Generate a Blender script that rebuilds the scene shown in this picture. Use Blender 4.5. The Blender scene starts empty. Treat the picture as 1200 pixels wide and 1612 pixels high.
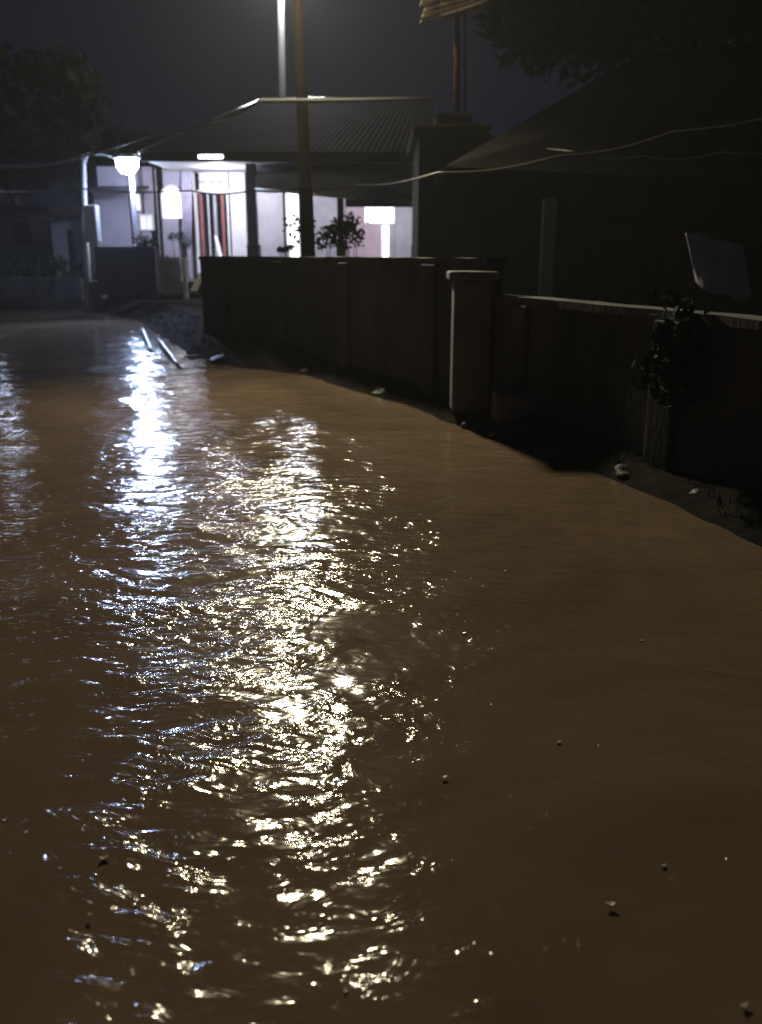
import bpy, bmesh, math, random
import numpy as np
from mathutils import Vector, Matrix, noise as mnoise
random.seed(7)
S = bpy.context.scene
C = S.collection
R = math.radians

# ------------------------------------------------------------------ camera
CAM_H, PITCH, F = 1.5, 16.2, 1400.0
cd = bpy.data.cameras.new("camera"); cam = bpy.data.objects.new("camera", cd); C.objects.link(cam)
cam.location = (0, 0, CAM_H); cam.rotation_euler = (R(90 - PITCH), 0, 0)
cd.sensor_fit = 'VERTICAL'; cd.sensor_height = 24; cd.lens = F / 1612 * 24
cd.clip_start = .05; cd.clip_end = 900
S.camera = cam
cd.dof.use_dof = True; cd.dof.focus_distance = 4.0; cd.dof.aperture_fstop = 1.4
_cp, _sp = math.cos(R(PITCH)), math.sin(R(PITCH))
def ray(px, py):
    a = (px - 600) / F; b = (806 - py) / F
    return a, _cp + b * _sp, -_sp + b * _cp
def at(px, py, Y):
    "point of the photograph's pixel at distance Y in front of the camera"
    x, y, z = ray(px, py); t = Y / y
    return Vector((x * t, Y, CAM_H + z * t))
def atz(px, py, z0=0):
    x, y, z = ray(px, py); t = (z0 - CAM_H) / z
    return Vector((x * t, y * t, z0))

# ------------------------------------------------------------------ world, night sky
w = bpy.data.worlds.new("World"); S.world = w; w.use_nodes = True
nt = w.node_tree; bg = nt.nodes["Background"]
sky = nt.nodes.new("ShaderNodeTexSky"); sky.sky_type = 'NISHITA'; sky.sun_disc = False
sky.sun_elevation = R(-4); sky.sun_rotation = R(40)
mixw = nt.nodes.new("ShaderNodeMix"); mixw.data_type = 'RGBA'
mixw.inputs[0].default_value = .96
nt.links.new(sky.outputs[0], mixw.inputs[6])
mixw.inputs[7].default_value = (.055, .062, .15, 1)
nt.links.new(mixw.outputs[2], bg.inputs[0]); bg.inputs[1].default_value = .08

S.view_settings.view_transform = 'Standard'; S.view_settings.look = 'None'
S.view_settings.exposure = 0; S.view_settings.gamma = 1
S.cycles.use_denoising = True
S.cycles.sample_clamp_indirect = 4
S.cycles.max_bounces = 6; S.cycles.volume_bounces = 0
S.cycles.volume_step_rate = 4

# ------------------------------------------------------------------ materials
def mat(name, col, rough=.8, var=.25, scale=3., bump=.0, bscale=30., metal=0, spec=.3, stretch=(1, 1, 1), stain=None):
    m = bpy.data.materials.new(name); m.use_nodes = True
    n, l = m.node_tree.nodes, m.node_tree.links
    b = n["Principled BSDF"]; b.inputs["Roughness"].default_value = rough
    b.inputs["Metallic"].default_value = metal; b.inputs["Specular IOR Level"].default_value = spec
    tc = n.new("ShaderNodeTexCoord"); mp = n.new("ShaderNodeMapping"); mp.inputs["Scale"].default_value = stretch
    l.new(tc.outputs["Object"], mp.inputs[0])
    ns = n.new("ShaderNodeTexNoise"); ns.inputs["Scale"].default_value = scale; ns.inputs["Detail"].default_value = 6
    ns.inputs["Roughness"].default_value = .62
    l.new(mp.outputs[0], ns.inputs[0])
    cr = n.new("ShaderNodeValToRGB"); e = cr.color_ramp.elements
    e[0].position = .32; e[1].position = .68
    lo = stain if stain else tuple(c * (1 - var) for c in col)
    e[0].color = (*lo, 1); e[1].color = (*[min(1, c * (1 + var)) for c in col], 1)
    l.new(ns.outputs[0], cr.inputs[0]); l.new(cr.outputs[0], b.inputs["Base Color"])
    if bump:
        n2 = n.new("ShaderNodeTexNoise"); n2.inputs["Scale"].default_value = bscale; n2.inputs["Detail"].default_value = 4
        l.new(mp.outputs[0], n2.inputs[0])
        bp = n.new("ShaderNodeBump"); bp.inputs["Strength"].default_value = bump; bp.inputs["Distance"].default_value = .02
        l.new(n2.outputs[0], bp.inputs["Height"]); l.new(bp.outputs[0], b.inputs["Normal"])
    return m
def glow(name, col, strength):
    m = bpy.data.materials.new(name); m.use_nodes = True
    n, l = m.node_tree.nodes, m.node_tree.links
    b = n["Principled BSDF"]; b.inputs["Base Color"].default_value = (.6, .6, .6, 1)
    b.inputs["Emission Color"].default_value = (*col, 1); b.inputs["Emission Strength"].default_value = strength
    return m
M = {}
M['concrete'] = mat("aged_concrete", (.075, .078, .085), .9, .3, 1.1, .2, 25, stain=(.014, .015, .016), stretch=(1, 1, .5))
M['plaster'] = mat("pale_plaster", (.40, .37, .45), .8, .12, 2.5, .2, 40)
M['plaster_white'] = mat("white_plaster", (.80, .78, .80), .7, .06, 2.5, .15, 40)
M['plaster_pink'] = mat("pinkish_plaster", (.50, .40, .44), .8, .12, 2.5)
M['plaster_grey'] = mat("grey_plaster", (.42, .41, .44), .8, .15, 2.5)
M['trim'] = mat("white_paint", (.82, .82, .84), .5, .05, 5)
M['red_wood'] = mat("red_brown_wood", (.27, .10, .09), .55, .35, 6, .2, 30, stretch=(4, 4, .5))
M['dark_column'] = mat("dark_painted_column", (.09, .085, .11), .7, .25, 5)
M['sheet'] = mat("weathered_roof_sheet", (.045, .045, .048), .8, .35, 1.2, stain=(.028, .026, .025), spec=.1)
M['ridge'] = mat("pale_ridge_metal", (.85, .84, .80), .3, .1, 4, metal=.6)
M['leanto'] = mat("grey_awning_sheet", (.30, .30, .32), .6, .2, 1.5)
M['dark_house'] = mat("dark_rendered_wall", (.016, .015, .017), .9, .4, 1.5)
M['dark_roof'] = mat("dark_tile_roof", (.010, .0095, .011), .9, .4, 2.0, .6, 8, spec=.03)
M['galv'] = mat("galvanised_steel", (.62, .64, .68), .35, .1, 8, metal=.3)
M['wood_pole'] = mat("weathered_pole_wood", (.028, .022, .016), .85, .35, 5, .6, 20, stretch=(6, 6, .4))
M['streak_pole'] = mat("pale_streak_pole", (.07, .068, .062), .8, .15, 4, stretch=(2, 2, .5))
M['blue'] = mat("dark_blue_sheet_metal", (.045, .06, .13), .5, .3, 2, metal=.2)
M['gate_grey'] = mat("grey_mesh_panel", (.30, .28, .32), .7, .3, 4)
M['red_steel'] = mat("red_painted_steel", (.22, .06, .06), .5, .3, 6)
M['tile'] = mat("pale_clay_tile", (.62, .52, .40), .75, .3, 12, .3, 40)
M['ochre'] = mat("ochre_plaster", (.06, .052, .035), .9, .35, 3, .3, 20)
M['black'] = mat("black_rubber", (.02, .02, .022), .5, .2, 10)
M['cable'] = mat("grey_cable", (.10, .10, .10), .5, .2, 10)
M['leaf'] = mat("dark_green_leaves", (.02, .036, .02), .8, .5, 3, spec=.1)
M['leaf_r'] = mat("deep_green_leaves", (.009, .020, .013), .85, .5, 3, spec=.05)
M['bark'] = mat("rough_bark", (.10, .08, .06), .9, .3, 6, .6, 20)
M['debris'] = mat("wet_pale_wood", (.50, .48, .46), .4, .3, 10)
M['stone'] = mat("pale_stone", (.13, .13, .135), .85, .35, 5, .5, 20)
M['cloth'] = mat("grey_cloth", (.5, .5, .56), .9, .25, 3)
M['lamp_white'] = glow("cool_white_lamp_glass", (.55, .70, 1.), 45)
M['lamp_dim'] = glow("dim_cool_lamp_glass", (.7, .8, 1.), 12)
M['lamp_far'] = glow("white_lamp_glass", (.92, .93, 1.), 520)
M['lamp_warm'] = glow("warm_lamp_glass", (1., .90, .58), 14)
M['lamp_ceiling'] = glow("ceiling_lamp_glass", (.93, .93, 1.), 12)
M['lit_window'] = glow("lit_window_glass", (.95, .95, 1.), 3.0)
M['lit_soft'] = glow("lit_curtained_glass", (.88, .86, 1.), .8)

# ------------------------------------------------------------------ helpers
class MB:
    def __init__(s): s.v, s.f = [], []
    def add(s, vs, fs):
        k = len(s.v); s.v += [tuple(v) for v in vs]; s.f += [tuple(i + k for i in f) for f in fs]; return s
    def box(s, a, b):
        x0, y0, z0 = [min(a[i], b[i]) for i in range(3)]; x1, y1, z1 = [max(a[i], b[i]) for i in range(3)]
        return s.add([(x0,y0,z0),(x1,y0,z0),(x1,y1,z0),(x0,y1,z0),(x0,y0,z1),(x1,y0,z1),(x1,y1,z1),(x0,y1,z1)],
                     [(0,3,2,1),(4,5,6,7),(0,1,5,4),(1,2,6,5),(2,3,7,6),(3,0,4,7)])
    def obox(s, p, q, w, z0, z1, off=0):
        "upright slab along p-q (xy), thickness w, starting `off` to its left"
        d = Vector((q[0]-p[0], q[1]-p[1])).normalized(); n = Vector((-d.y, d.x))
        P = [Vector((p[0], p[1])) + n*(off-w/2), Vector((q[0], q[1])) + n*(off-w/2), Vector((q[0], q[1])) + n*(off+w/2), Vector((p[0], p[1])) + n*(off+w/2)]
        return s.add([(a.x, a.y, z0) for a in P] + [(a.x, a.y, z1) for a in P],
                     [(0,3,2,1),(4,5,6,7),(0,1,5,4),(1,2,6,5),(2,3,7,6),(3,0,4,7)])
    def tube(s, pts, r, n=10, cap=True):
        pts = [Vector(p) for p in pts]
        rs = r if isinstance(r, (list, tuple)) else [r]*len(pts)
        k = len(s.v)
        for i, p in enumerate(pts):
            d = (pts[min(i+1, len(pts)-1)] - pts[max(i-1, 0)]).normalized()
            u = d.cross(Vector((0,0,1)) if abs(d.z) < .9 else Vector((1,0,0))).normalized(); v = d.cross(u)
            for j in range(n):
                a = 2*math.pi*j/n
                s.v.append(tuple(p + (u*math.cos(a) + v*math.sin(a))*rs[i]))
        for i in range(len(pts)-1):
            for j in range(n):
                a, b = k+i*n+j, k+i*n+(j+1) % n
                s.f.append((a, a+n, b+n, b))
        if cap:
            s.f.append(tuple(k+j for j in range(n))); e = k+(len(pts)-1)*n
            s.f.append(tuple(e+j for j in reversed(range(n))))
        return s
    def slab(s, poly, t):
        "closed plate from a polygon in space, thickness t downwards along its normal"
        P = [Vector(p) for p in poly]; n = (P[1]-P[0]).cross(P[2]-P[1]).normalized()
        k = len(P)
        return s.add(P + [p - n*t for p in P], [tuple(range(k)), tuple(reversed(range(k, 2*k)))] +
                     [(i, i+k, (i+1) % k + k, (i+1) % k) for i in range(k)])
    def build(s, name, m, parent=None, smooth=False, bev=0):
        me = bpy.data.meshes.new(name); me.from_pydata(s.v, [], s.f); me.validate(); me.update()
        bm = bmesh.new(); bm.from_mesh(me); bmesh.ops.recalc_face_normals(bm, faces=bm.faces); bm.to_mesh(me); bm.free()
        o = bpy.data.objects.new(name, me); C.objects.link(o); me.materials.append(m)
        if smooth:
            for p in me.polygons: p.use_smooth = True
        if bev:
            b = o.modifiers.new("bevel", 'BEVEL'); b.width = bev; b.segments = 2; b.limit_method = 'ANGLE'
        if parent:
            o.parent = parent; o.matrix_parent_inverse = Matrix.Translation(-Vector(parent.location))
        return o
def tag(o, label=None, cat=None, group=None, kind=None):
    if label: o["label"] = label
    if cat: o["category"] = cat
    if group: o["group"] = group
    if kind: o["kind"] = kind
    return o
def empty(name, loc, label, cat, group=None):
    o = bpy.data.objects.new(name, None); C.objects.link(o); o.location = loc; o.empty_display_size = .3
    return tag(o, label, cat, group)
def lightobj(name, typ, loc, energy, col, parent=None, radius=.1, target=None, angle=150, blend=.8):
    d = bpy.data.lights.new(name, typ); d.energy = energy; d.color = col
    if typ in ('POINT', 'SPOT'): d.shadow_soft_size = radius
    if typ == 'SPOT': d.spot_size = R(angle); d.spot_blend = blend
    o = bpy.data.objects.new(name, d); C.objects.link(o); o.location = loc
    if target is not None:
        o.rotation_euler = (Vector(target) - Vector(loc)).to_track_quat('-Z', 'Y').to_euler()
    if parent:
        o.parent = parent; o.matrix_parent_inverse = Matrix.Translation(-Vector(parent.location))
    return o

# ------------------------------------------------------------------ shoreline, ground and water
shore = [Vector((9, -14, 0)), Vector((5.2, -2, 0)), atz(1210, 872), atz(1010, 772), atz(800, 699), atz(640, 640), atz(460, 586),
         atz(380, 580), atz(300, 560), atz(255, 530), atz(215, 503), atz(130, 488), atz(0, 490), Vector((-25, 24, 0)), Vector((-70, 27, 0))]
SH = np.array([[p.x, p.y] for p in shore])
def shore_dist(x, y):
    "signed distance to the shoreline, positive on land (right of / beyond the line)"
    best = np.full(x.shape, 1e9); sgn = np.ones(x.shape)
    for i in range(len(SH)-1):
        a, b = SH[i], SH[i+1]; d = b - a; L = d @ d
        t = np.clip(((x-a[0])*d[0] + (y-a[1])*d[1])/L, 0, 1)
        dx, dy = x-(a[0]+t*d[0]), y-(a[1]+t*d[1]); dist = np.hypot(dx, dy)
        cr = d[0]*(y-a[1]) - d[1]*(x-a[0])
        m = dist < best
        best = np.where(m, dist, best); sgn = np.where(m, np.where(cr < 0, 1., -1.), sgn)
    return best*sgn
def waves(x, y, seed, n, l0, l1, amp):
    rng = np.random.RandomState(seed); z = np.zeros_like(x)
    for i in range(n):
        lam = l0*(l1/l0)**rng.rand(); a = rng.rand()*2*math.pi; k = 2*math.pi/lam
        ph = rng.rand()*6.28
        z += amp*lam*np.sin(k*(x*math.cos(a)+y*math.sin(a)) + ph + 1.5*np.sin(.31*k*(x*math.sin(a*1.7)-y*math.cos(a*1.3))+ph*2))
    return z/math.sqrt(n)
def axis(lo, hi, c0, c1, fine, grow=1.06, mx=12):
    a = list(np.arange(c0, c1, fine)); s = fine; v = c0
    left = []
    while v > lo: s = min(s*grow, mx); v -= s; left.append(v)
    s = fine; v = a[-1]; right = []
    while v < hi: s = min(s*grow, mx); v += s; right.append(v)
    return np.array(left[::-1] + a + right)
def sheet(name, xs, ys, zf, m):
    X, Y = np.meshgrid(xs, ys); Z = zf(X, Y)
    v = np.stack([X.ravel(), Y.ravel(), Z.ravel()], 1)
    nx, ny = len(xs), len(ys)
    i = np.arange(nx-1)[None, :] + nx*np.arange(ny-1)[:, None]; i = i.ravel()
    f = np.stack([i, i+1, i+1+nx, i+nx], 1)
    me = bpy.data.meshes.new(name)
    me.vertices.add(len(v)); me.vertices.foreach_set("co", v.ravel().astype(np.float32))
    me.loops.add(f.size); me.loops.foreach_set("vertex_index", f.ravel().astype(np.int32))
    me.polygons.add(len(f)); me.polygons.foreach_set("loop_start", np.arange(0, f.size, 4, dtype=np.int32))
    me.update(calc_edges=True); me.validate()
    me.polygons.foreach_set("use_smooth", np.ones(len(f), bool))
    o = bpy.data.objects.new(name, me); C.objects.link(o); me.materials.append(m)
    return tag(o, kind="structure")
def ground_z(X, Y):
    d = shore_dist(X, Y)
    d2 = d + .12*waves(X, Y, 5, 8, .5, 2.5, .18)
    z = -.45 + .45*np.clip(d2/ .8 + 1, 0, 1) + .34*np.clip(d2/.75, 0, 1)
    z += .2*np.clip((d-1.6)/2.5, 0, 1) + .02*waves(X, Y, 6, 12, .3, 1.2, .3)*(d > -1)
    return z
M['ground'] = mat("wet_dark_earth", (.014, .013, .012), .95, .5, 2.5, .8, 12, spec=.02)
sheet("ground", axis(-400, 400, -12, 8, .14, 1.10, 40), axis(-120, 500, 0, 26, .14, 1.10, 40), ground_z, M['ground'])

# muddy water
def water_mat():
    m = bpy.data.materials.new("muddy_flood_water"); m.use_nodes = True
    n, l = m.node_tree.nodes, m.node_tree.links
    b = n["Principled BSDF"]
    b.inputs["Roughness"].default_value = 1; b.inputs["Specular IOR Level"].default_value = 0
    b.inputs["Coat Weight"].default_value = 1; b.inputs["Coat Roughness"].default_value = .11; b.inputs["Coat IOR"].default_value = 1.33
    tc = n.new("ShaderNodeTexCoord")
    def noise(sc, det, stretch=(1, 1, 1), rough=.55, dist=0.):
        mp = n.new("ShaderNodeMapping"); mp.inputs["Scale"].default_value = stretch
        l.new(tc.outputs["Object"], mp.inputs[0])
        t = n.new("ShaderNodeTexNoise"); t.inputs["Scale"].default_value = sc; t.inputs["Detail"].default_value = det
        t.inputs["Roughness"].default_value = rough; t.inputs["Distortion"].default_value = dist
        l.new(mp.outputs[0], t.inputs[0]); return t.outputs[0]
    # silt clouds in the colour of the water
    cr = n.new("ShaderNodeValToRGB"); e = cr.color_ramp.elements
    e[0].position = .3; e[0].color = (.10, .070, .050, 1); e[1].position = .7; e[1].color = (.185, .131, .091, 1)
    l.new(noise(.45, 5, (1, .7, 1), .6, 1.5), cr.inputs[0]); l.new(cr.outputs[0], b.inputs["Base Color"])
    # ripples: mean ripple, fine ripple in gusty patches
    patch = n.new("ShaderNodeMapRange"); patch.inputs[1].default_value = .36; patch.inputs[2].default_value = .64
    patch.inputs[3].default_value = .18; patch.inputs[4].default_value = 1.15
    l.new(noise(1.3, 3, (1, 1.3, 1), .6, .8), patch.inputs[0])
    mul = n.new("ShaderNodeMath"); mul.operation = 'MULTIPLY'
    l.new(noise(8.5, 3, (.75, 1.35, 1), .55, 1.0), mul.inputs[0]); l.new(patch.outputs[0], mul.inputs[1])
    # the current stirs the near water; it lies calmer towards the far bank
    sx = n.new("ShaderNodeSeparateXYZ"); l.new(tc.outputs["Object"], sx.inputs[0])
    calm = n.new("ShaderNodeMapRange"); calm.inputs[1].default_value = 4.6; calm.inputs[2].default_value = 8.5
    calm.inputs[3].default_value = 1.; calm.inputs[4].default_value = .33; l.new(sx.outputs[1], calm.inputs[0])
    mul2 = n.new("ShaderNodeMath"); mul2.operation = 'MULTIPLY'; l.new(mul.outputs[0], mul2.inputs[0]); l.new(calm.outputs[0], mul2.inputs[1]); mul = mul2
    b1 = n.new("ShaderNodeBump"); b1.inputs["Strength"].default_value = 1; b1.inputs["Distance"].default_value = .020
    l.new(mul.outputs[0], b1.inputs["Height"])
    b2 = n.new("ShaderNodeBump"); b2.inputs["Strength"].default_value = 1; b2.inputs["Distance"].default_value = .0165
    l.new(noise(3.2, 2, (.8, 1.3, 1), .5, .6), b2.inputs["Height"]); l.new(b1.outputs[0], b2.inputs["Normal"])
    l.new(b2.outputs[0], b.inputs["Coat Normal"])
    return m
M['water'] = water_mat()
sheet("water", axis(-200, 60, -6, 3.5, .05, 1.05, 8), axis(-60, 200, .8, 14, .05, 1.05, 8),
      lambda X, Y: waves(X, Y, 11, 26, .35, 1.6, .0065), M['water'])

# ------------------------------------------------------------------ low boundary wall along the bank
def offset_line(pts, d):
    out = []
    for i, p in enumerate(pts):
        a = pts[max(i-1, 0)]; b = pts[min(i+1, len(pts)-1)]
        t = Vector((b[0]-a[0], b[1]-a[1])).normalized(); out.append(Vector((p[0]+t.y*d, p[1]-t.x*d, 0)))
    return out
wl = offset_line([shore[1], shore[2], shore[4], shore[6]], .5) 
wl = wl[:-1] + [Vector((wl[-1].x-.1, wl[-1].y+.1, 0))]
endp = at(325, 470, 15.2); wl.append(Vector((endp.x, 15.2, 0)))
root = empty("boundary_wall", (wl[2].x, wl[2].y, 0), "long low dark concrete wall standing on the bank above the flood water", "wall")
t_ = (8.3-wl[2].y)/(wl[3].y-wl[2].y); brk = wl[2].lerp(wl[3], t_)
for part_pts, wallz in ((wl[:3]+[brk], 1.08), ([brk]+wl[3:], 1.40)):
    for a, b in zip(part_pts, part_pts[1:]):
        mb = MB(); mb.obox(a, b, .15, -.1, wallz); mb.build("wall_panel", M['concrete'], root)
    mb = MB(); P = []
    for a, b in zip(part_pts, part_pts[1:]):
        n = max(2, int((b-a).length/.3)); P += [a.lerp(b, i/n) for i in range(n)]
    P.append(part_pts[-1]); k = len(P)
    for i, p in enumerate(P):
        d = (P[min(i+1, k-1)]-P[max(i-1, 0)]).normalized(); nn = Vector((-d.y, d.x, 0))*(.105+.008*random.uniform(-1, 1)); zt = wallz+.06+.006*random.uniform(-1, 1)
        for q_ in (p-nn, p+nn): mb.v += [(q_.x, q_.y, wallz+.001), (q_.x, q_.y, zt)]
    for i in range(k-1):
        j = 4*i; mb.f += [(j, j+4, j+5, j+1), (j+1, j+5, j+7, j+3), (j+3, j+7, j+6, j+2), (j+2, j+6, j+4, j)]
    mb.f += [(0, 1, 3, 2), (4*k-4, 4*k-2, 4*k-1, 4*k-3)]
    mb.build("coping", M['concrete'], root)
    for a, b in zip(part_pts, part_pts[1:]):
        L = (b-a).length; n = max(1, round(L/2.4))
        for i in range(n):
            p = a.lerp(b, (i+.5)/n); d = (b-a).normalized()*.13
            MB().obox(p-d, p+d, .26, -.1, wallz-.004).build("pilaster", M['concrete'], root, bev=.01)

# pale gate pillar with cap on the bank, and stone step beside it
p = at(742, 600, 8.1); px0 = p.x
root = empty("gate_pillar", (px0, 8.1, .25), "pale grey square gate pillar with a wide cap, standing on the right bank", "pillar")
MB().box((px0-.17, 8.12, .1), (px0+.17, 8.42, 1.27)).build("shaft", mat("pillar_render", (.13, .135, .145), .9, .3, 4, .4, 20), root, bev=.02)
MB().box((px0-.22, 8.06, 1.271), (px0+.22, 8.48, 1.35)).build("cap", M['stone'], root, bev=.02)
s0 = at(800, 590, 7.9)
o = MB().box((s0.x-.15, 7.55, .1), (s0.x+.3, 7.85, .36)).build("stone_step", M['stone'], bev=.04)
tag(o, "squat pale stone block on the bank beside the gate pillar", "stone")

# ------------------------------------------------------------------ lit bungalow
YW = 27.0
H = empty("bungalow", (at(400, 405, YW).x, YW, .8), "lit white bungalow with a hipped grey roof, open veranda and bright doorway", "house")
def wallrect(mb, x0, y0, x1, y1, Y, t=.15):
    a = at(x0, y0, Y); b = at(x1, y1, Y); return mb.box((a.x, Y, b.z), (b.x, Y+t, a.z))
def ZB(px, Y=YW): return .6
def pane(name, x0, y0, x1, y1, Y, m, parent, t=.05):
    a = at(x0, y0, Y); b = at(x1, y1, Y)
    return MB().box((a.x, Y, b.z), (b.x, Y+t, a.z)).build(name, m, parent, bev=.006)
# back walls (split at the doorway and windows)
def wall_with_holes(x0, x1, top, bot, holes, Y, m, t=.15):
    "holes = list of (x0,y0,x1,y1) in photo pixels; the wall is tiled round them"
    xs = sorted({x0, x1, *[h[0] for h in holes], *[h[2] for h in holes]}); mb = MB()
    for a, b in zip(xs, xs[1:]):
        col = sorted([h for h in holes if h[0] <= a and h[2] >= b], key=lambda h: h[1]); y = top
        for h in col:
            if h[1] > y: wallrect(mb, a, y, b, h[1], Y, t)
            y = h[3]
        if bot > y: wallrect(mb, a, y, b, bot, Y, t)
    return mb.build("wall", m, H)
wall_with_holes(152, 304, 262, 450, [(212, 304, 223, 332), (219, 337, 243, 363), (255, 294, 287, 343)], YW, M['plaster'])
wall_with_holes(304, 392, 256, 450, [(312, 303, 360, 450)], YW+.3, M['plaster_white'])
wall_with_holes(392, 545, 256, 450, [(449, 300, 474, 412)], YW, M['plaster_grey'])
wall_with_holes(545, 600, 290, 450, [(573, 324, 600, 353)], YW, M['plaster_pink'])
wall_with_holes(600, 665, 290, 450, [(600, 324, 622, 353), (600, 353, 614, 450)], YW, M['plaster_grey'])
# dark rooms' end wall and side walls so that the house is closed
a = at(152, 262, YW); b = at(665, 450, YW)
MB().box((a.x, YW+7, .5), (b.x, YW+7.15, 4.3)).build("wall", M['plaster'], H)
MB().box((a.x-.15, YW, .5), (a.x-.002, YW+7.15, 3.3)).build("wall", M['plaster'], H)
MB().box((b.x+.002, YW-2.6, .5), (b.x+.15, YW+7.15, 3.9)).build("wall", M['plaster_grey'], H)
# windows
def window(x0, y0, x1, y1, Y, m, bars=1):
    a = at(x0, y0, Y); b = at(x1, y1, Y)
    r = MB()
    t = .045
    r.box((a.x, Y-.03, a.z-t), (b.x, Y+.1, a.z)); r.box((a.x, Y-.03, b.z), (b.x, Y+.1, b.z+t))
    r.box((a.x, Y-.03, b.z+t), (a.x+t, Y+.1, a.z-t)); r.box((b.x-t, Y-.03, b.z+t), (b.x, Y+.1, a.z-t))
    for i in range(bars):
        xx = a.x + (b.x-a.x)*(i+1)/(bars+1); r.box((xx-.012, Y+.0, b.z+t), (xx+.012, Y+.05, a.z-t))
    wnd = r.build("window", M['trim'], H)
    MB().box((a.x+t, Y+.06, b.z+t), (b.x-t, Y+.08, a.z-t)).build("pane", m, wnd)
    return wnd
window(212, 304, 223, 332, YW, M['lit_window'], 0)
window(219, 337, 243, 363, YW, M['lit_soft'], 1)
window(449, 300, 474, 412, YW, M['lit_window'], 0)
window(573, 324, 622, 353, YW, M['lit_window'], 2)
window(600, 353, 614, 430, YW, M['lit_window'], 0)
# arched bright window
a = at(255, 294, YW); b = at(287, 343, YW); cx = (a.x+b.x)/2; rr = (b.x-a.x)/2
def arch(r, z0, z1, n=14):
    return [(cx-r, z0)] + [(cx-r*math.cos(math.pi*i/n), z1-rr+r*math.sin(math.pi*i/n)) for i in range(n+1)] + [(cx+r, z0)]
outer = arch(rr+.05, b.z-.05, a.z); inner = arch(rr-.01, b.z, a.z); k = len(outer)
mb = MB(); mb.add([(x, YW-.04, z) for x, z in outer] + [(x, YW-.04, z) for x, z in inner] + [(x, YW+.02, z) for x, z in outer] + [(x, YW+.02, z) for x, z in inner],
                  [f for i in range(k-1) for f in ((i, i+1, k+i+1, k+i), (2*k+i, 2*k+i+1, i+1, i), (k+i, k+i+1, 3*k+i+1, 3*k+i))])
aw = mb.build("window", M['trim'], H)
MB().add([(x, YW-.02, z) for x, z in inner], [tuple(range(k))]).add([(x, YW-.005, z) for x, z in inner], [tuple(range(k))]).build("pane", M['lit_window'], aw)
mb = MB()      # spandrels closing the square opening round the arch
for sgn in (-1, 1):
    pts = [(cx+sgn*rr, a.z-rr)] + [(cx+sgn*rr*math.cos(math.pi/2*i/7), a.z-rr+rr*math.sin(math.pi/2*i/7)) for i in range(8)] + [(cx+sgn*rr, a.z)]
    mb.slab([(x, YW+.03, z) for x, z in pts], .08)
mb.build("spandrel", M['plaster'], H)
# curtain folds beside the doorway
mb = MB(); 
for i, x in enumerate((288, 292, 296, 300)):
    q = at(x, 268, YW-.08); q2 = at(x, 385, YW-.08); mb.tube([q, q2], .035, 8)
mb.build("curtain", M['cloth'] if False else mat("pale_lilac_curtain", (.5, .46, .58), .9, .2, 5), H, smooth=True)
# doorway
Yd = YW+.3
fr = MB()
wallrect(fr, 309, 299, 362, 304, Yd-.06, .12); wallrect(fr, 309, 304, 312, 430, Yd-.06, .12); wallrect(fr, 359, 304, 362, 430, Yd-.06, .12)
wallrect(fr, 326, 304, 334, 430, Yd-.04, .08)
door = fr.build("door", M['trim'], H)
def leaf(x0, x1, Y):
    l = pane("door_leaf", x0, 305, x1, 430, Y, M['red_wood'], door)
leaf(313, 325, Yd+.02); leaf(347, 358, Yd+.02)
pane("door_leaf", 335, 305, 346, 430, Yd+.1, M['plaster_grey'], door)
for x in (314, 330, 341): wallrect(MB(), x, 284, x+9, 289, Yd-.03, .04).build("transom_vent", M['plaster_grey'], H)
# floor slab + steps
a = at(152, 400, 24.16); b = at(665, 400, 24.16)
MB().box((a.x, 24.03, .45), (b.x, YW+6, .8)).build("floor_slab", M['concrete'], H)
# veranda columns
def column(px, top, Y, m, wd=.27):
    q = at(px, top, Y)
    c = MB().box((q.x-wd/2, Y-wd/2, .8), (q.x+wd/2, Y+wd/2, q.z)).build("column", m, H, bev=.015)
    q2 = at(px, 385, Y)
    MB().box((q.x-wd*.68, Y-wd*.68, .8), (q.x+wd*.68, Y+wd*.68, q2.z)).build("column_base", m, c, bev=.02)
column(395, 258, 24.44, M['dark_column'], .25)
column(207, 262, 24.44, M['plaster'], .13)
column(662, 310, 23.22, M['dark_column'], .32)
column(536, 300, 23.76, M['dark_column'], .17)
# soffit / ceiling and main roof
ez = at(400, 252, 23.76).z
xl = at(226, 240, 23.76).x; xr = at(668, 240, 23.76).x
MB().box((xl, 23.76, ez), (xr, 27.41, ez+.06)).build("ceiling", M['plaster_grey'], H)
MB().box((xl-.05, 23.62, ez-.04), (xr, 23.76, ez+.16)).build("fascia", M['sheet'], H)
r1 = at(411, 158, 30.38); r2 = at(684, 156, 30.38); mid = at(330, 190, 27.27)
e1 = Vector((xl-.05, 23.56, ez+.165)); e2 = Vector((xr, 23.56, ez+.165))
e3 = Vector((xr, 36, ez+.165)); e4 = Vector((xl-.05, 36, ez+.165))
roof = MB()
def corr(poly_e1, poly_e2, poly_r2, poly_r1, n, t=.014):
    "corrugated slope: ribs run from eave to ridge"
    E1, E2, R1, R2 = map(Vector, (poly_e1, poly_e2, poly_r1, poly_r2)); vs = []; 
    nn = (E2-E1).cross(R1-E1).normalized()
    for i in range(n+1):
        u = i/n; o_ = nn*(t if i % 2 else 0)
        vs += [E1.lerp(E2, u)+o_, R1.lerp(R2, u)+o_]
    roof.add(vs, [(2*i, 2*i+2, 2*i+3, 2*i+1) for i in range(n)])
corr(e1, e2, r2, r1, 90); corr(e4, e1, r1, r1, 60)
roof.add([e3, e4, r1, r2], [(0, 1, 2, 3)])
ro = roof.build("roof", M['sheet'], H)
MB().tube([r1, r2], .085, 8).build("ridge_cap", M['ridge'], ro, smooth=True)
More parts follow.
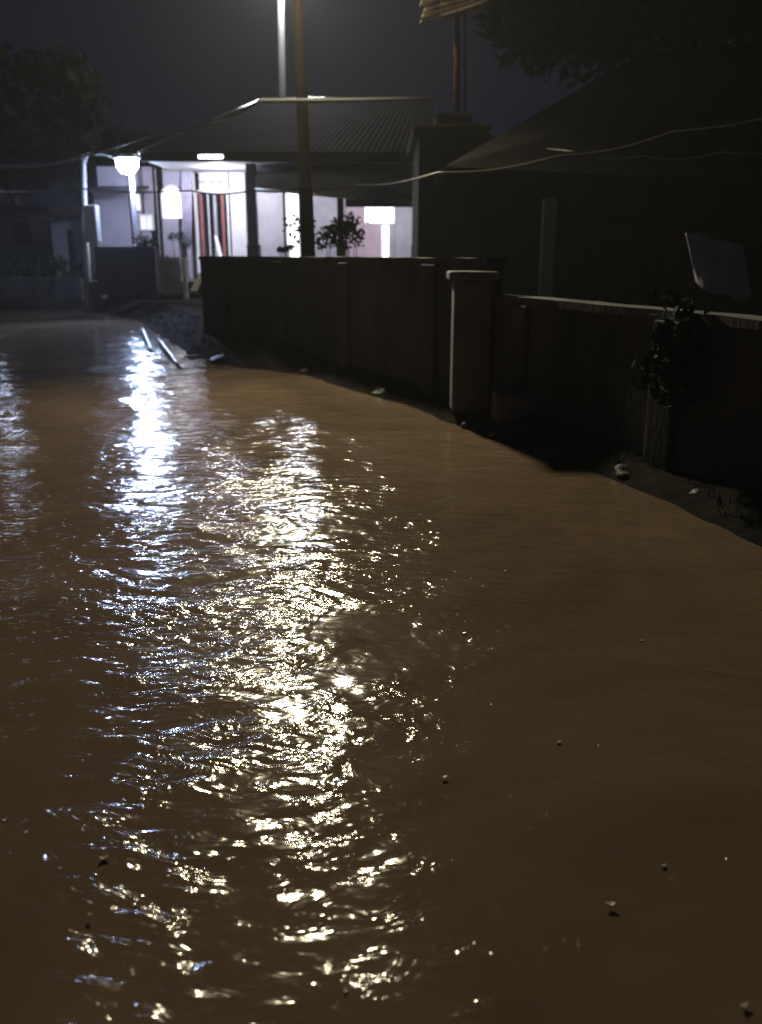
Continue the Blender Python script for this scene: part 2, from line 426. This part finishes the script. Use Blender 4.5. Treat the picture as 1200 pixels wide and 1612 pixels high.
MB().tube([r1, r1.lerp(e1, .25), r1.lerp(e1, .5), r1.lerp(e1, .75), e1], .055, 8).build("ridge_cap", M['ridge'], ro, smooth=True)
MB().slab([(xr-.01, e2.y+.2, ez+.1), (xr-.01, 36.18, ez+.1), (xr-.01, r2.y, r2.z-.05)], .1).build("gable", M['plaster_grey'], H)
# side wing roof at the left
a = at(150, 300, 26.46); b = at(228, 300, 26.46)
MB().slab([(a.x, 25.92, a.z-.02), (b.x, 25.92, a.z-.02), (b.x, 32, a.z+1.0), (a.x, 32, a.z+1.0)], .06).build("wing_roof", M['sheet'], H)
# lean-to sheet roof along the right half
A = at(402, 243, 25.92); B = at(664, 235, 25.92); Cc = at(664, 322, 22.82); D = at(402, 297, 23.36)
MB().slab([D, Cc, B, A], .04).build("awning", M['leanto'], H)
MB().tube([D+Vector((0,-.03,.0)), D.lerp(Cc, .6)+Vector((0,-.03,.0))], .03, 8).build("awning_edge", M['ridge'], H, smooth=True)
MB().slab([at(545, 306, 23.76), at(664, 306, 22.95), at(664, 326, 22.95), at(545, 326, 23.76)], .04).build("awning_valance", M['sheet'], H)
# ceiling lamp
q = at(338, 252, 23.96)
lm = MB().box((q.x-.40, 23.62-.16, q.z-.02), (q.x+.40, 23.61, q.z+.13)).build("lamp_housing", M['black'], H, bev=.02)
MB().box((q.x-.30, 23.62-.21, q.z-.01), (q.x+.30, 23.62-.162, q.z+.07)).build("lamp_tube", M['lamp_ceiling'], lm, bev=.02)
lightobj("ceiling_light", 'POINT', (at(345, 275, 25.6).x, 25.52, ez-.18), 175, (.93, .92, 1), H, .12)
lightobj("ceiling_light", 'POINT', (at(235, 275, 25.6).x, 25.52, ez-.25), 22, (.88, .88, 1), H, .12)
lightobj("ceiling_light", 'POINT', (at(430, 300, 25.6).x, 25.65, at(430, 312, 25.6).z), 45, (.93, .9, 1), H, .1)
lightobj("ceiling_light", 'POINT', (at(600, 330, 25.11).x, 25.11, at(600, 338, 25.11).z), 90, (.95, .92, 1), H, .1)

# leaning white board by the door and the pale plank by the gate
def thing_mesh(mb, name, m, label, cat, group=None, **k): return tag(mb.build(name, m, **k), label, cat, group)
thing_mesh(MB().slab([at(338, 372, 26.6), at(342, 372, 26.6), at(353, 412, 26.2), at(347, 412, 26.2)], .03), "leaning_plank", M['trim'],
           "thin white plank leaning beside the bright doorway", "plank")
thing_mesh(MB().slab([at(312, 436, 15.6), at(320, 438, 15.6), at(310, 462, 15.2), at(299, 462, 15.2)], .05), "leaning_board", M['trim'],
           "short white board leaning against the left end of the concrete wall", "board")

# ------------------------------------------------------------------ gate, panel and posts at the entrance
Yg = 23.2
g = empty("sheet_gate", (at(200, 460, Yg).x, Yg, at(200, 462, Yg).z), "dark blue sheet metal gate panel below the street lamp", "gate")
a = at(152, 391, Yg); b = at(246, 464, Yg)
mb = MB(); n = 24
for i in range(n):
    x0 = a.x+(b.x-a.x)*i/n; x1 = a.x+(b.x-a.x)*(i+1)/n; mb.box((x0, Yg+(.02 if i % 2 else 0), b.z), (x1, Yg+.03+(.02 if i % 2 else 0), a.z))
mb.build("sheet", M['blue'], g)
mb = MB(); mb.box((a.x-.03, Yg-.03, a.z+.002), (b.x+.03, Yg+.06, a.z+.04)); mb.box((a.x-.05, Yg-.03, b.z-.1), (a.x-.002, Yg+.06, a.z)); mb.box((b.x+.002, Yg-.03, b.z-.1), (b.x+.05, Yg+.06, a.z))
mb.build("frame", M['blue'], g)
g = empty("wire_gate", (at(268, 460, 22.6).x, 22.6, at(268, 462, 22.6).z), "low grey barred gate leaf between the blue gate and the white post", "gate")
a = at(249, 405, 22.6); b = at(287, 462, 22.6)
mb = MB()
for i in range(9):
    x = a.x+(b.x-a.x)*(i+.5)/9; mb.box((x-.022, 22.6, b.z), (x+.022, 22.63, a.z))
mb.build("bar", M['gate_grey'], g)
mb = MB(); mb.box((a.x-.04, 22.59, b.z), (a.x-.002, 22.64, a.z)); mb.box((a.x-.003, 22.588, a.z-.04), (b.x, 22.642, a.z+.002)); mb.box((a.x-.003, 22.588, b.z-.002), (b.x, 22.642, b.z+.05)); mb.box((a.x, 22.585, (a.z+b.z)/2-.02), (b.x, 22.645, (a.z+b.z)/2+.02))
mb.build("frame", M['gate_grey'], g)
MB().box((a.x+.02, 22.66, b.z+.02), (b.x-.02, 22.68, a.z-.05)).build("backing_sheet", M['gate_grey'], g)
a = at(291, 408, 22.3); b = at(291, 464, 22.3)
thing_mesh(MB().box((a.x-.07, 22.25, b.z-.1), (a.x+.03, 22.35, a.z)).box((a.x-.08, 22.24, a.z+.001), (a.x+.04, 22.36, a.z+.03)), "gate_post", M['trim'],
           "slim white gate post beside the grey barred gate leaf", "post", bev=.008)
a = at(153, 442, 23.6); b = at(153, 464, 23.6)
thing_mesh(MB().box((a.x-.2, 23.5, b.z-.1), (a.x+.15, 23.9, a.z)), "concrete_block", M['stone'], "pale concrete block at the foot of the left street lamp", "block", bev=.02)

# ------------------------------------------------------------------ lamps and poles
def lamp_with_arm(base, top, head, label, cat, pole_r, glass, energy, col, group=None, polemat='galv', spot=None, name="street_lamp", hl=.55, hw=.13, drop=.16, srad=.10):
    L = empty(name, base, label, cat, group)
    base = Vector(base); top = Vector(top); head = Vector(head)
    MB().tube([base-Vector((0,0,.3)), base.lerp(top, .35), base.lerp(top, .36), top], [pole_r*1.35, pole_r*1.2, pole_r, pole_r*.85], 14).build("pole", M[polemat], L, smooth=True)
    d = (head-top); dn = Vector((d.x, d.y, 0)).normalized()
    MB().tube([top-Vector((0,0,.25)), top+d*.12+Vector((0,0,.04)), top+d*.5+Vector((0,0,.06)), head-dn*hl*.4+Vector((0,0,.03))], .035, 10).build("arm", M[polemat], L, smooth=True)
    h = MB(); n = Vector((-dn.y, dn.x, 0))
    for (u, w_, z0, z1) in ((0, 1, .0, .1),):
        c0 = head-dn*hl/2; c1 = head+dn*hl/2
        vs = [c0-n*hw*.6, c1-n*hw, c1+n*hw, c0+n*hw*.6]
        h.add([v+Vector((0,0,.0)) for v in vs] + [v+Vector((0,0,.10)) - (v-head)*.2 for v in vs], [(0,3,2,1),(4,5,6,7),(0,1,5,4),(1,2,6,5),(2,3,7,6),(3,0,4,7)])
    hd = h.build("lamp_head", M['galv'], L, bev=.015)
    g_ = MB(); k = 12; ring = []
    for j in range(3):
        rr_, zz = ((.98, -.002), (.95, -.55*drop), (.55, -drop))[j]
        ring += [head+dn*math.cos(2*math.pi*i/k)*hl*.42*rr_+n*math.sin(2*math.pi*i/k)*hw*.9*rr_+Vector((0,0,zz)) for i in range(k)]
    g_.add(ring, [(j*k+i, j*k+(i+1) % k, (j+1)*k+(i+1) % k, (j+1)*k+i) for j in range(2) for i in range(k)] + [tuple(2*k+i for i in range(k))])
    g_.build("lamp_glass", M[glass], hd)
    lp = head-Vector((0,0,drop+.10))
    if energy: lightobj("lamp_light", 'POINT', lp, energy, col, L, .09)
    if spot: lightobj("lamp_beam", 'SPOT', lp-Vector((0,0,.02)), spot[0], col, L, srad, spot[1], spot[2], 1.0)
    return L
YL = 24.3
b0 = at(138, 462, YL); 
root = lamp_with_arm((b0.x, YL, .4), at(131, 243, YL), at(200, 250, YL-.3), "pale steel street lamp with a short arm and dazzling blue white light, at left", "street lamp",
              .07, 'lamp_white', 130, (.5, .64, 1.), "street lamps over the flooded road", spot=(2300, (-6.5, 17.0, 0), 64), hw=.26, drop=.34, hl=.7)
q = at(143, 355, YL-.3)
MB().box((q.x-.13, YL-.42, q.z-.42), (q.x+.2, YL-.1, q.z+.5)).build("meter_box", M['galv'], root, bev=.03)
# lamp past the left edge, its streak lies on the water at the left border
lamp_with_arm((at(-105, 460, 25).x, 25, .4), at(-105, 243, 25), at(-42, 250, 24.7), "pale steel street lamp just beyond the left edge, glimpsed in its reflection", "street lamp",
              .07, 'lamp_dim', 18, (.6, .7, 1.), "street lamps over the flooded road")
# floodlight inferred from its water streak; the pole stands in for a flare streak
ht = at(452, -32, 42)
lamp_with_arm((at(443, 200, 42.4).x, 42.4, .6), (at(441, -60, 42.4).x, 42.4, ht.z+.1), ht, "tall pale pole of the far floodlight, standing in for a flare streak", "light pole",
              .15, 'lamp_far', 1100, (.9, .92, 1.), None, 'streak_pole', name="light_pole", hl=.6)
# wooden utility pole in front of the bungalow with the warm lamp
YU = 16.6
pb = at(488, 420, YU)
hd = at(425, -175, YU-1.2)
root = lamp_with_arm((pb.x, YU, .4), (at(462, -190, YU).x, YU, hd.z-.1), hd, "thick weathered wooden utility pole carrying a warm lamp, in front of the bungalow", "utility pole",
              .105, 'lamp_warm', 110, (1, .88, .56), None, 'wood_pole', spot=(6000, (2.6, -.5, 0), 100), name="utility_pole", hl=.95, hw=.26, drop=.2, srad=.30)
MB().tube([(pb.x-.9, YU-.12, hd.z+.9), (pb.x+.9, YU-.12, hd.z+.9)], .05, 8).build("crossarm", M['wood_pole'], root)

# ------------------------------------------------------------------ cables
def cable(pts, r, label, group="overhead cables"):
    P = []
    for a, b in zip(pts, pts[1:]):
        for i in range(14): P.append(Vector(a).lerp(Vector(b), i/14) - Vector((0,0,.06*math.sin(math.pi*i/14))))
    P.append(Vector(pts[-1]))
    return thing_mesh(MB().tube(P, r, 6), "overhead_cable", M['cable'], label, "cable", group, smooth=True)
cable([at(-60, 262, 30), at(60, 262, 26), at(240, 212, 18), at(330, 190, 16.9), at(408, 160, 16.0)], .02, "twisted bright cable rising from the left street lamp towards the wooden pole")
M['ridge_line'] = mat("bright_ridge_line", (.88, .87, .84), .4, .05, 10)  # near-white tube added in front of the roof to give the ridge its bright line
thing_mesh(MB().tube([at(403, 162, 16.0), at(410, 159, 15.98), at(480, 159, 15.8), at(560, 158, 15.7), at(684, 155.5, 15.6)], [.025, .04, .04, .035, .03], 8), "overhead_cable", M['ridge_line'],
           "straight taut white cable stretched level in front of the bungalow's ridge", "cable", "overhead cables", smooth=True)
cable([at(-40, 300, 26), at(120, 296, 22), at(300, 300, 19), at(400, 300, 16.6), at(480, 292, 16.3), at(560, 291, 15.6), at(690, 272, 12.3), at(880, 246, 11.8), at(1060, 208, 11.4), at(1300, 160, 10.8)], .016,
      "long pale cable sagging low across the veranda to the dark house at right")
cable([at(-40, 256, 28), at(50, 259, 28), at(131, 246, 24.3)], .03, "short cable reaching the left street lamp from the left edge")
cable([at(768, 206, 15.2), at(900, 238, 12.2), at(1010, 246, 11.9), at(1135, 240, 11.6), at(1350, 225, 11)], .009, "thin dark cable running above the right hand house")

# ------------------------------------------------------------------ annex with the tiled canopy
YA = 15.4
a = at(660, 215, YA); b = at(772, 215, YA)
X = empty("flat_annex", (a.x, YA, .5), "dark flat roofed annex between the bungalow and the right hand house", "building")
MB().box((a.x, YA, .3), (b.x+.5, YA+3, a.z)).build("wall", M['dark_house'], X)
c0 = at(650, 218, YA); 
MB().box((a.x-.12, YA-.15, a.z+.001), (b.x, YA+3.1, at(700, 196, YA).z)).build("parapet", M['ochre'], X, bev=.05)
MB().box((at(688, 190, YA).x, YA+.2, at(688, 196, YA).z+.001), (at(745, 190, YA).x, YA+1.2, at(688, 174, YA).z)).build("roof_block", M['ochre'], X, bev=.06)
q = at(668, 325, YA); 
K = empty("tiled_canopy", at(720, 172, YA+.4), "small pale tiled canopy on two red steel posts above the annex roof", "canopy")
for px_, r_ in ((719, .055), (731, .025)):
    t_ = at(px_, 10, YA+.5); bt = at(px_+1, 176, YA+.5)
    MB().tube([bt, t_], r_, 10).build("post", M['red_steel'], K, smooth=True)
c_ = [at(693, 29, YA+.12), at(768, 4, YA+.12), at(768, -60, YA+.9), at(693, -50, YA+.9)]
MB().slab(c_, .05).build("tile_bed", M['tile'], K)
for i in range(9):
    # each course: a curved slat, lower edge rises to the right, courses step upward
    y0 = 33-i*9.5
    pts = [at(664+(i % 3)*3+x, y0-4*math.sin(x/105*3.1)-x*x*.0028, YA+.1+i*.08) for x in range(0, 112, 8)]
    mb = MB(); k = len(pts)
    up = Vector((0, .20, .035)); th = Vector((0, 0, .028+.012*(i % 2)))
    vs = pts + [p+up*4 for p in pts] + [p+th for p in pts] + [p+up*4+th for p in pts]
    fs = []
    for j in range(k-1): fs += [(j, j+1, k+j+1, k+j), (2*k+j, 3*k+j, 3*k+j+1, 2*k+j+1), (j, 2*k+j, 2*k+j+1, j+1), (k+j, k+j+1, 3*k+j+1, 3*k+j)]
    fs += [(0, k, 3*k, 2*k), (k-1, 3*k-1, 4*k-1, 2*k-1)]
    mb.add(vs, fs).build("tile_course", M['tile'], K)

# ------------------------------------------------------------------ dark house at the right
YR = 12.5
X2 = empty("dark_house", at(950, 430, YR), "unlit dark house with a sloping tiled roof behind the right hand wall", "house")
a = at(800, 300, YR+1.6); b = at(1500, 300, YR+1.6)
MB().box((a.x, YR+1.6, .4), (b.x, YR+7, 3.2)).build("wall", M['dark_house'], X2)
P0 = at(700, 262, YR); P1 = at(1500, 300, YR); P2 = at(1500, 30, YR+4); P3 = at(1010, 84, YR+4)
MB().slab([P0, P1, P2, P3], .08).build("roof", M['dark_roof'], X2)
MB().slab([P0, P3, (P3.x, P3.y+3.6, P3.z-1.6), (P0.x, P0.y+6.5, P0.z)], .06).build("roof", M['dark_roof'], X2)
q = at(866, 312, YR); q2 = at(863, 435, YR)
MB().box((q.x-.085, YR-.085, q2.z-1), (q.x+.085, YR+.085, q.z)).build("porch_post", mat("pale_porch_post", (.36, .35, .37), .8, .15, 3), X2, bev=.01)
q = at(1060, 312, YR)
for (x0, y0, x1, y1) in ((960, 350, 1010, 430), (1045, 365, 1095, 460)):
    a_ = at(x0, y0, YR+1.55); b_ = at(x1, y1, YR+1.55)
    f = MB().box((a_.x, YR+1.55, b_.z), (b_.x, YR+1.598, a_.z)).build("window", M['dark_roof'], X2)
    MB().box((a_.x+.05, YR+1.53, b_.z+.05), (b_.x-.05, YR+1.548, a_.z-.05)).build("pane", M['black'], f)
# grey cloth sheet hanging on the porch
mb = MB(); n = 18; rows = 12; vs = []
for j in range(rows+1):
    v = j/rows; wd = .46*(1-.12*v)
    for i in range(n+1):
        u = i/n; u_ = u-.5; c = at(1125+14*v, 366+20*u+(92-60*u_*u_+6*math.sin(u*9))*v, 11.0)
        vs.append((c.x+(u-.5)*wd*1.5, 11.0+.05*(.3+v)*math.sin(u*15+v*2), c.z))
mb.add(vs, [(j*(n+1)+i, j*(n+1)+i+1, (j+1)*(n+1)+i+1, (j+1)*(n+1)+i) for j in range(rows) for i in range(n)])
o = thing_mesh(mb, "hanging_sheet", M['cloth'], "grey cloth hanging from the porch line of the unlit house, at far right", "cloth", smooth=True)
L1 = at(1060, 362, 11.0); L2 = at(1240, 386, 11.0)
MB().tube([L1-Vector((.9, 0, -.03)), L1, L2, L2+Vector((1.2, 0, -.02))], .008, 6).build("hanging_line", M['cable'], o)
sm = o.modifiers.new("thick", 'SOLIDIFY'); sm.thickness = .012

# ------------------------------------------------------------------ left background: shed, wall, house
YS = 30
sx = empty("shed", at(105, 400, YS), "small pale shed with a slanting roof left of the street lamp", "shed")
a = at(80, 352, YS); b = at(133, 352, YS)
MB().box((a.x, YS, .3), (b.x, YS+3, at(90, 345, YS).z)).build("wall", mat("pale_shed_render", (.42, .38, .44), .85, .25, 2), sx)
MB().slab([(a.x-.3, YS-.4, at(90, 350, YS).z), (b.x+.3, YS-.4, at(90, 335, YS).z), (b.x+.3, YS+3.2, at(90, 330, YS).z), (a.x-.3, YS+3.2, at(90, 345, YS).z)], .06).build("roof", M['sheet'], sx)
pane("door", 105, 362, 122, 440, YS-.03, M['dark_house'], sx)
YB = 33
sx = empty("grey_cottage", at(20, 400, YB), "dim grey cottage with a flat eave at the left edge", "house")
a = at(-90, 330, YB); b = at(78, 330, YB)
MB().box((a.x, YB, .3), (b.x, YB+4, at(20, 335, YB).z)).build("wall", mat("dim_grey_render", (.14, .15, .16), .9, .3, 1.5), sx)
MB().box((a.x-.2, YB-.5, at(20, 335, YB).z+.001), (b.x+.15, YB+4.2, at(20, 324, YB).z)).build("roof", M['sheet'], sx)
pane("window", 20, 350, 50, 385, YB-.03, M['dark_house'], sx)

# low dark wall / fence on the far bank
a = at(-80, 440, 25.5); b = at(128, 440, 25.5)
mb = MB(); mb.box((a.x, 25.5, .2), (b.x, 25.65, .86))
thing_mesh(mb, "low_wall", M['concrete'], "low dark wall on the far left bank", "wall", bev=.02)
q = at(118, 441, 24.2)
bmx = bmesh.new(); bmesh.ops.create_icosphere(bmx, subdivisions=3, radius=.16)
for v in bmx.verts:
    v.co += v.normal*.03*mnoise.noise(v.co*9); v.co.x *= 1.7; v.co.z *= .55
me = bpy.data.meshes.new("plastic_bag"); bmx.to_mesh(me); bmx.free(); me.materials.append(M['trim'])
o = bpy.data.objects.new("plastic_bag", me); C.objects.link(o); o.location = (q.x, 24.2, q.z); tag(o, "crumpled white bag lying on the far left bank", "bag")
o.location.z = float(ground_z(np.array([q.x]), np.array([24.2]))[0]) + .06

# ------------------------------------------------------------------ vegetation
def foliage(name, clumps, nleaf, size, m, parent=None, seed=1):
    rng = np.random.RandomState(seed); vs = []; fs = []
    for (c, r) in clumps:
        nn = int(nleaf*r*r*1.0)+20
        for _ in range(nn):
            d = rng.normal(size=3); d /= np.linalg.norm(d); rad = r*(rng.rand()**.33)*(.75+.5*rng.rand())
            p = np.array(c)+d*rad*np.array([1, 1, .8])
            u = rng.normal(size=3); u /= np.linalg.norm(u); v = np.cross(u, rng.normal(size=3)); v /= np.linalg.norm(v)
            s = size*(.6+.8*rng.rand()); k = len(vs)
            vs += [p-u*s, p+v*s*.42, p+u*s, p-v*s*.42]; fs.append((k, k+1, k+2, k+3))
    mb = MB(); mb.v = [tuple(v) for v in vs]; mb.f = fs
    me = bpy.data.meshes.new(name); me.from_pydata(mb.v, [], mb.f); me.update(); me.materials.append(m)
    o = bpy.data.objects.new(name, me); C.objects.link(o)
    if parent:
        o.parent = parent; o.matrix_parent_inverse = Matrix.Translation(-Vector(parent.location))
    return o
def tree(x, y, z0, h, r, label, seed, lsize=.16, m='leaf', group=None, n=14, nleaf=260, name="tree"):
    rng = random.Random(seed); T = empty(name, (x, y, z0), label, "tree", group)
    mb = MB(); top = Vector((x+rng.uniform(-.3, .3), y, z0+h*.72))
    base = Vector((x, y, z0-.2)); mb.tube([base, base.lerp(top, .4)+Vector((.1, 0, 0)), top], [.05*h*.6, .04*h*.6, .02*h*.5], 9)
    cl = []
    for i in range(n):
        a = rng.uniform(0, 6.28); e = rng.uniform(-.35, 1)
        rr_ = r*rng.uniform(.35, .85); c = Vector((x+math.cos(a)*rr_, y+math.sin(a)*rr_, z0+h*.66+e*h*.28))
        cl.append((c, r*rng.uniform(.28, .5)))
        if i % 2 == 0: mb.tube([base.lerp(top, rng.uniform(.5, .95)), c], [.03*h*.35, .01*h*.3], 6)
    mb.build("trunk", M['bark'], T, smooth=True)
    foliage("crown", cl, nleaf, lsize, M[m], T, seed)
    return T
q = at(40, 460, 46); tree(q.x, 46, .6, 9.6, 4.2, "large dark tree behind the grey cottage at left", 3, .32, n=20, nleaf=110)
q = at(-90, 460, 55); tree(q.x, 55, .6, 10, 4, "dark rounded tree at the far left edge", 4, .32, n=14, nleaf=110)
q = at(200, 460, 64); tree(q.x, 64, .6, 8.5, 3.8, "low dark tree behind the left street lamp", 5, .32, n=14, nleaf=110)
q = at(1070, 400, 18); tree(q.x, 18, .6, 9.2, 4.0, "tall black tree rising behind the dark house at right", 6, .17, 'leaf_r', n=46, nleaf=520)
def bush(px, py, Y, r, label, seed, m='leaf', ls=.06, n=7, nl=700, group=None, flat=.8):
    q = at(px, py, Y); z0 = float(ground_z(np.array([q.x]), np.array([Y]))[0]); rng = random.Random(seed)
    B = empty("bush", (q.x, Y, z0), label, "bush", group)
    cl = []; mb = MB()
    for i in range(n):
        c = Vector((q.x+rng.uniform(-.7, .7)*r, Y+rng.uniform(-.4, .4)*r, max(z0+.15, q.z+rng.uniform(-.6, .5)*r*flat)))
        cl.append((c, r*rng.uniform(.3, .5))); mb.tube([(q.x, Y, z0-.1), c], [.013, .006], 5)
    mb.build("stem", M['bark'], B); foliage("leaves", cl, nl, ls, M[m], B, seed)
    return B
bush(238, 392, 23.6, .5, "dark leafy bush rising just behind the blue gate", 21, ls=.05)
bush(278, 376, 25.6, .3, "small dark plant under the arched window", 22, ls=.04)
bush(513, 366, 17.0, .72, "dark shrub beside the wooden utility pole", 23, ls=.06)
bush(549, 368, 16.6, .36, "thin shrub at the edge of the right hand veranda opening", 24, ls=.05)
bush(449, 392, 16.6, .16, "low trimmed shrub in front of the narrow lit window", 27, ls=.04, flat=.3)
bush(60, 430, 27, 1.0, "wide low bush in front of the grey cottage", 25, ls=.08)
bush(112, 425, 26.5, .6, "round dark bush below the pale shed", 26, ls=.08)
bush(1130, 560, 5.9, .52, "deep green bush on the near right bank", 31, 'leaf_r', .05, 9, 2200)
bush(1010, 520, 7.4, .45, "dark bush on the right bank, middle of the row", 32, 'leaf_r', .05, 8, 1800)
bush(885, 560, 8.0, .32, "small dark bush right of the stone block", 33, 'leaf_r', .045, 7, 1800)
# tufts of grass along the water's edge: nobody could count them
rng = np.random.RandomState(9); vs, fs = [], []
seg = [(SH[i], SH[i+1]) for i in range(1, 12)]; Ls = np.array([np.linalg.norm(b-a) for a, b in seg]); 
for _ in range(700):
    i = rng.choice(len(seg), p=Ls/Ls.sum()); a, b = seg[i]; t = rng.rand(); d = (b-a)/Ls[i]; nrm = np.array([d[1], -d[0]])
    p = a+(b-a)*t+nrm*(.12+.6*rng.rand()**1.3); z = float(ground_z(np.array([p[0]]), np.array([p[1]]))[0])
    for _b in range(5):
        aa = rng.rand()*6.28; h = .03+.07*rng.rand(); ln = .06*rng.rand(); w_ = .006; q0 = p+rng.normal(size=2)*.03
        k = len(vs); dx, dy = math.cos(aa), math.sin(aa)
        vs += [(q0[0]-dy*w_, q0[1]+dx*w_, z-.01), (q0[0]+dy*w_, q0[1]-dx*w_, z-.01), (q0[0]+dx*ln, q0[1]+dy*ln, z+h)]; fs.append((k, k+1, k+2))
me = bpy.data.meshes.new("grass"); me.from_pydata(vs, [], fs); me.update(); me.materials.append(M['leaf'])
o = bpy.data.objects.new("grass", me); C.objects.link(o); tag(o, "short dark grass tufts along the water's edge", "grass", kind="stuff")

# ------------------------------------------------------------------ floating and stranded debris
def stick(p, q, r, label):
    P = [Vector(p).lerp(Vector(q), i/6)+Vector((0, 0, .01*math.sin(i*2.1))) for i in range(7)]
    thing_mesh(MB().tube(P, [r*.7, r, r*1.1, r, r, r*.9, r*.6], 8), "driftwood_stick", M['debris'], label, "stick", "sticks stranded in the shallow water", smooth=True)
stick(atz(224, 522)+Vector((0,0,.05)), atz(240, 556)+Vector((0,0,.0)), .045, "thick pale stick in the water beside the lamp's streak")
stick(atz(250, 540)+Vector((0,0,.06)), atz(284, 580)+Vector((0,0,.0)), .04, "long slanting pale stick lying at the water's edge")
stick(atz(290, 564)+Vector((0,0,.02)), atz(318, 563)+Vector((0,0,.02)), .02, "short thin stick lying level near the wall's left end")
q = atz(776, 688)
bmx = bmesh.new(); bmesh.ops.create_icosphere(bmx, subdivisions=2, radius=.035)
for v in bmx.verts: v.co.z *= .6; v.co += v.normal*.006*mnoise.noise(v.co*40)
me = bpy.data.meshes.new("floating_litter"); bmx.to_mesh(me); bmx.free(); me.materials.append(mat("orange_plastic", (.6, .25, .12), .5, .2, 10))
o = bpy.data.objects.new("floating_litter", me); C.objects.link(o); o.location = (q.x, q.y, .015); tag(o, "tiny orange scrap of litter floating at the right bank", "litter")

# ------------------------------------------------------------------ thin haze box added to give the lamps a glow
me_b = MB().box((-90, -20, -2), (60, 90, 16))
hz = me_b.build("haze", M['black']); hz.data.materials.clear()
hm = bpy.data.materials.new("glow_haze"); hm.use_nodes = True; n = hm.node_tree.nodes; n.remove(n["Principled BSDF"])
pv = n.new("ShaderNodeVolumePrincipled"); pv.inputs["Color"].default_value = (.9, .92, 1, 1); pv.inputs["Density"].default_value = .0011
pv.inputs["Anisotropy"].default_value = .35
hm.node_tree.links.new(pv.outputs[0], n["Material Output"].inputs["Volume"]); hz.data.materials.append(hm)
tag(hz, "thin haze added over the flooded road to give the lamps a glow", "haze", kind="stuff")

# ------------------------------------------------------------------ pale flecks standing in for bright raindrop specks
M['fleck'] = mat("pale_raindrop_speck", (.55, .50, .42), .3, .3, 20)
for i, (fx, fy) in enumerate(((795, 900), (730, 998), (1045, 1365), (215, 1413), (142, 1442), (1172, 1585), (9, 1292), (700, 1225), (960, 1425), (545, 1560), (880, 1170), (1010, 1010), (165, 1352))):
    q = atz(fx, fy); rr_ = random.uniform(.004, .0075)*(1+q.y*.12); an = random.uniform(0, 3)
    vs = [(rr_*1.5*math.cos(t)*math.cos(an)-rr_*.7*math.sin(t)*math.sin(an), rr_*1.5*math.cos(t)*math.sin(an)+rr_*.7*math.sin(t)*math.cos(an), .004+.3*rr_*math.cos(2*t)) for t in [j*math.pi/5 for j in range(10)]]
    mb = MB(); mb.v = vs + [(x, y, z-.003) for x, y, z in vs]; mb.f = [tuple(range(10)), tuple(reversed(range(10, 20)))] + [(j, j+10, (j+1) % 10+10, (j+1) % 10) for j in range(10)]
    o = mb.build("raindrop_fleck", M['fleck']); o.location = (q.x, q.y, .002)
    tag(o, "tiny pale fleck standing in for a bright raindrop speck", "leaf", "pale flecks standing in for raindrops")

# ------------------------------------------------------------------ stones along the waterline
M['rock'] = mat("dark_wet_stone", (.045, .043, .04), .55, .5, 6, .6, 18)
where = ["nearest the right edge", "below the dark bush", "just before the stone block", "at the foot of the gate pillar", "between the pillar and the bend", "at the bend of the wall", "near the wall's left end"]
for i, (fx, fy, rr_) in enumerate(((1120, 790, .13), (980, 752, .09), (880, 724, .12), (745, 674, .10), (600, 622, .13), (480, 588, .11), (345, 570, .16))):
    q = atz(fx, fy); rng_ = random.Random(50+i); bmx = bmesh.new(); bmesh.ops.create_icosphere(bmx, subdivisions=3, radius=rr_)
    off = Vector((i*3.1, i, 0))
    for v in bmx.verts:
        v.co += v.co.normalized()*rr_*.55*mnoise.noise(v.co/rr_*1.1+off)+v.co.normalized()*rr_*.12*mnoise.noise(v.co/rr_*4+off); v.co.x *= 1.35; v.co.z *= .6
    me = bpy.data.meshes.new("stone"); bmx.to_mesh(me); bmx.free(); me.materials.append(M['rock'])
    o = bpy.data.objects.new("stone", me); C.objects.link(o); o.location = (q.x+.02, q.y+.05, .01); o.rotation_euler.z = i*1.3
    tag(o, "dark wet stone at the waterline, "+where[i], "stone", "stones along the waterline")
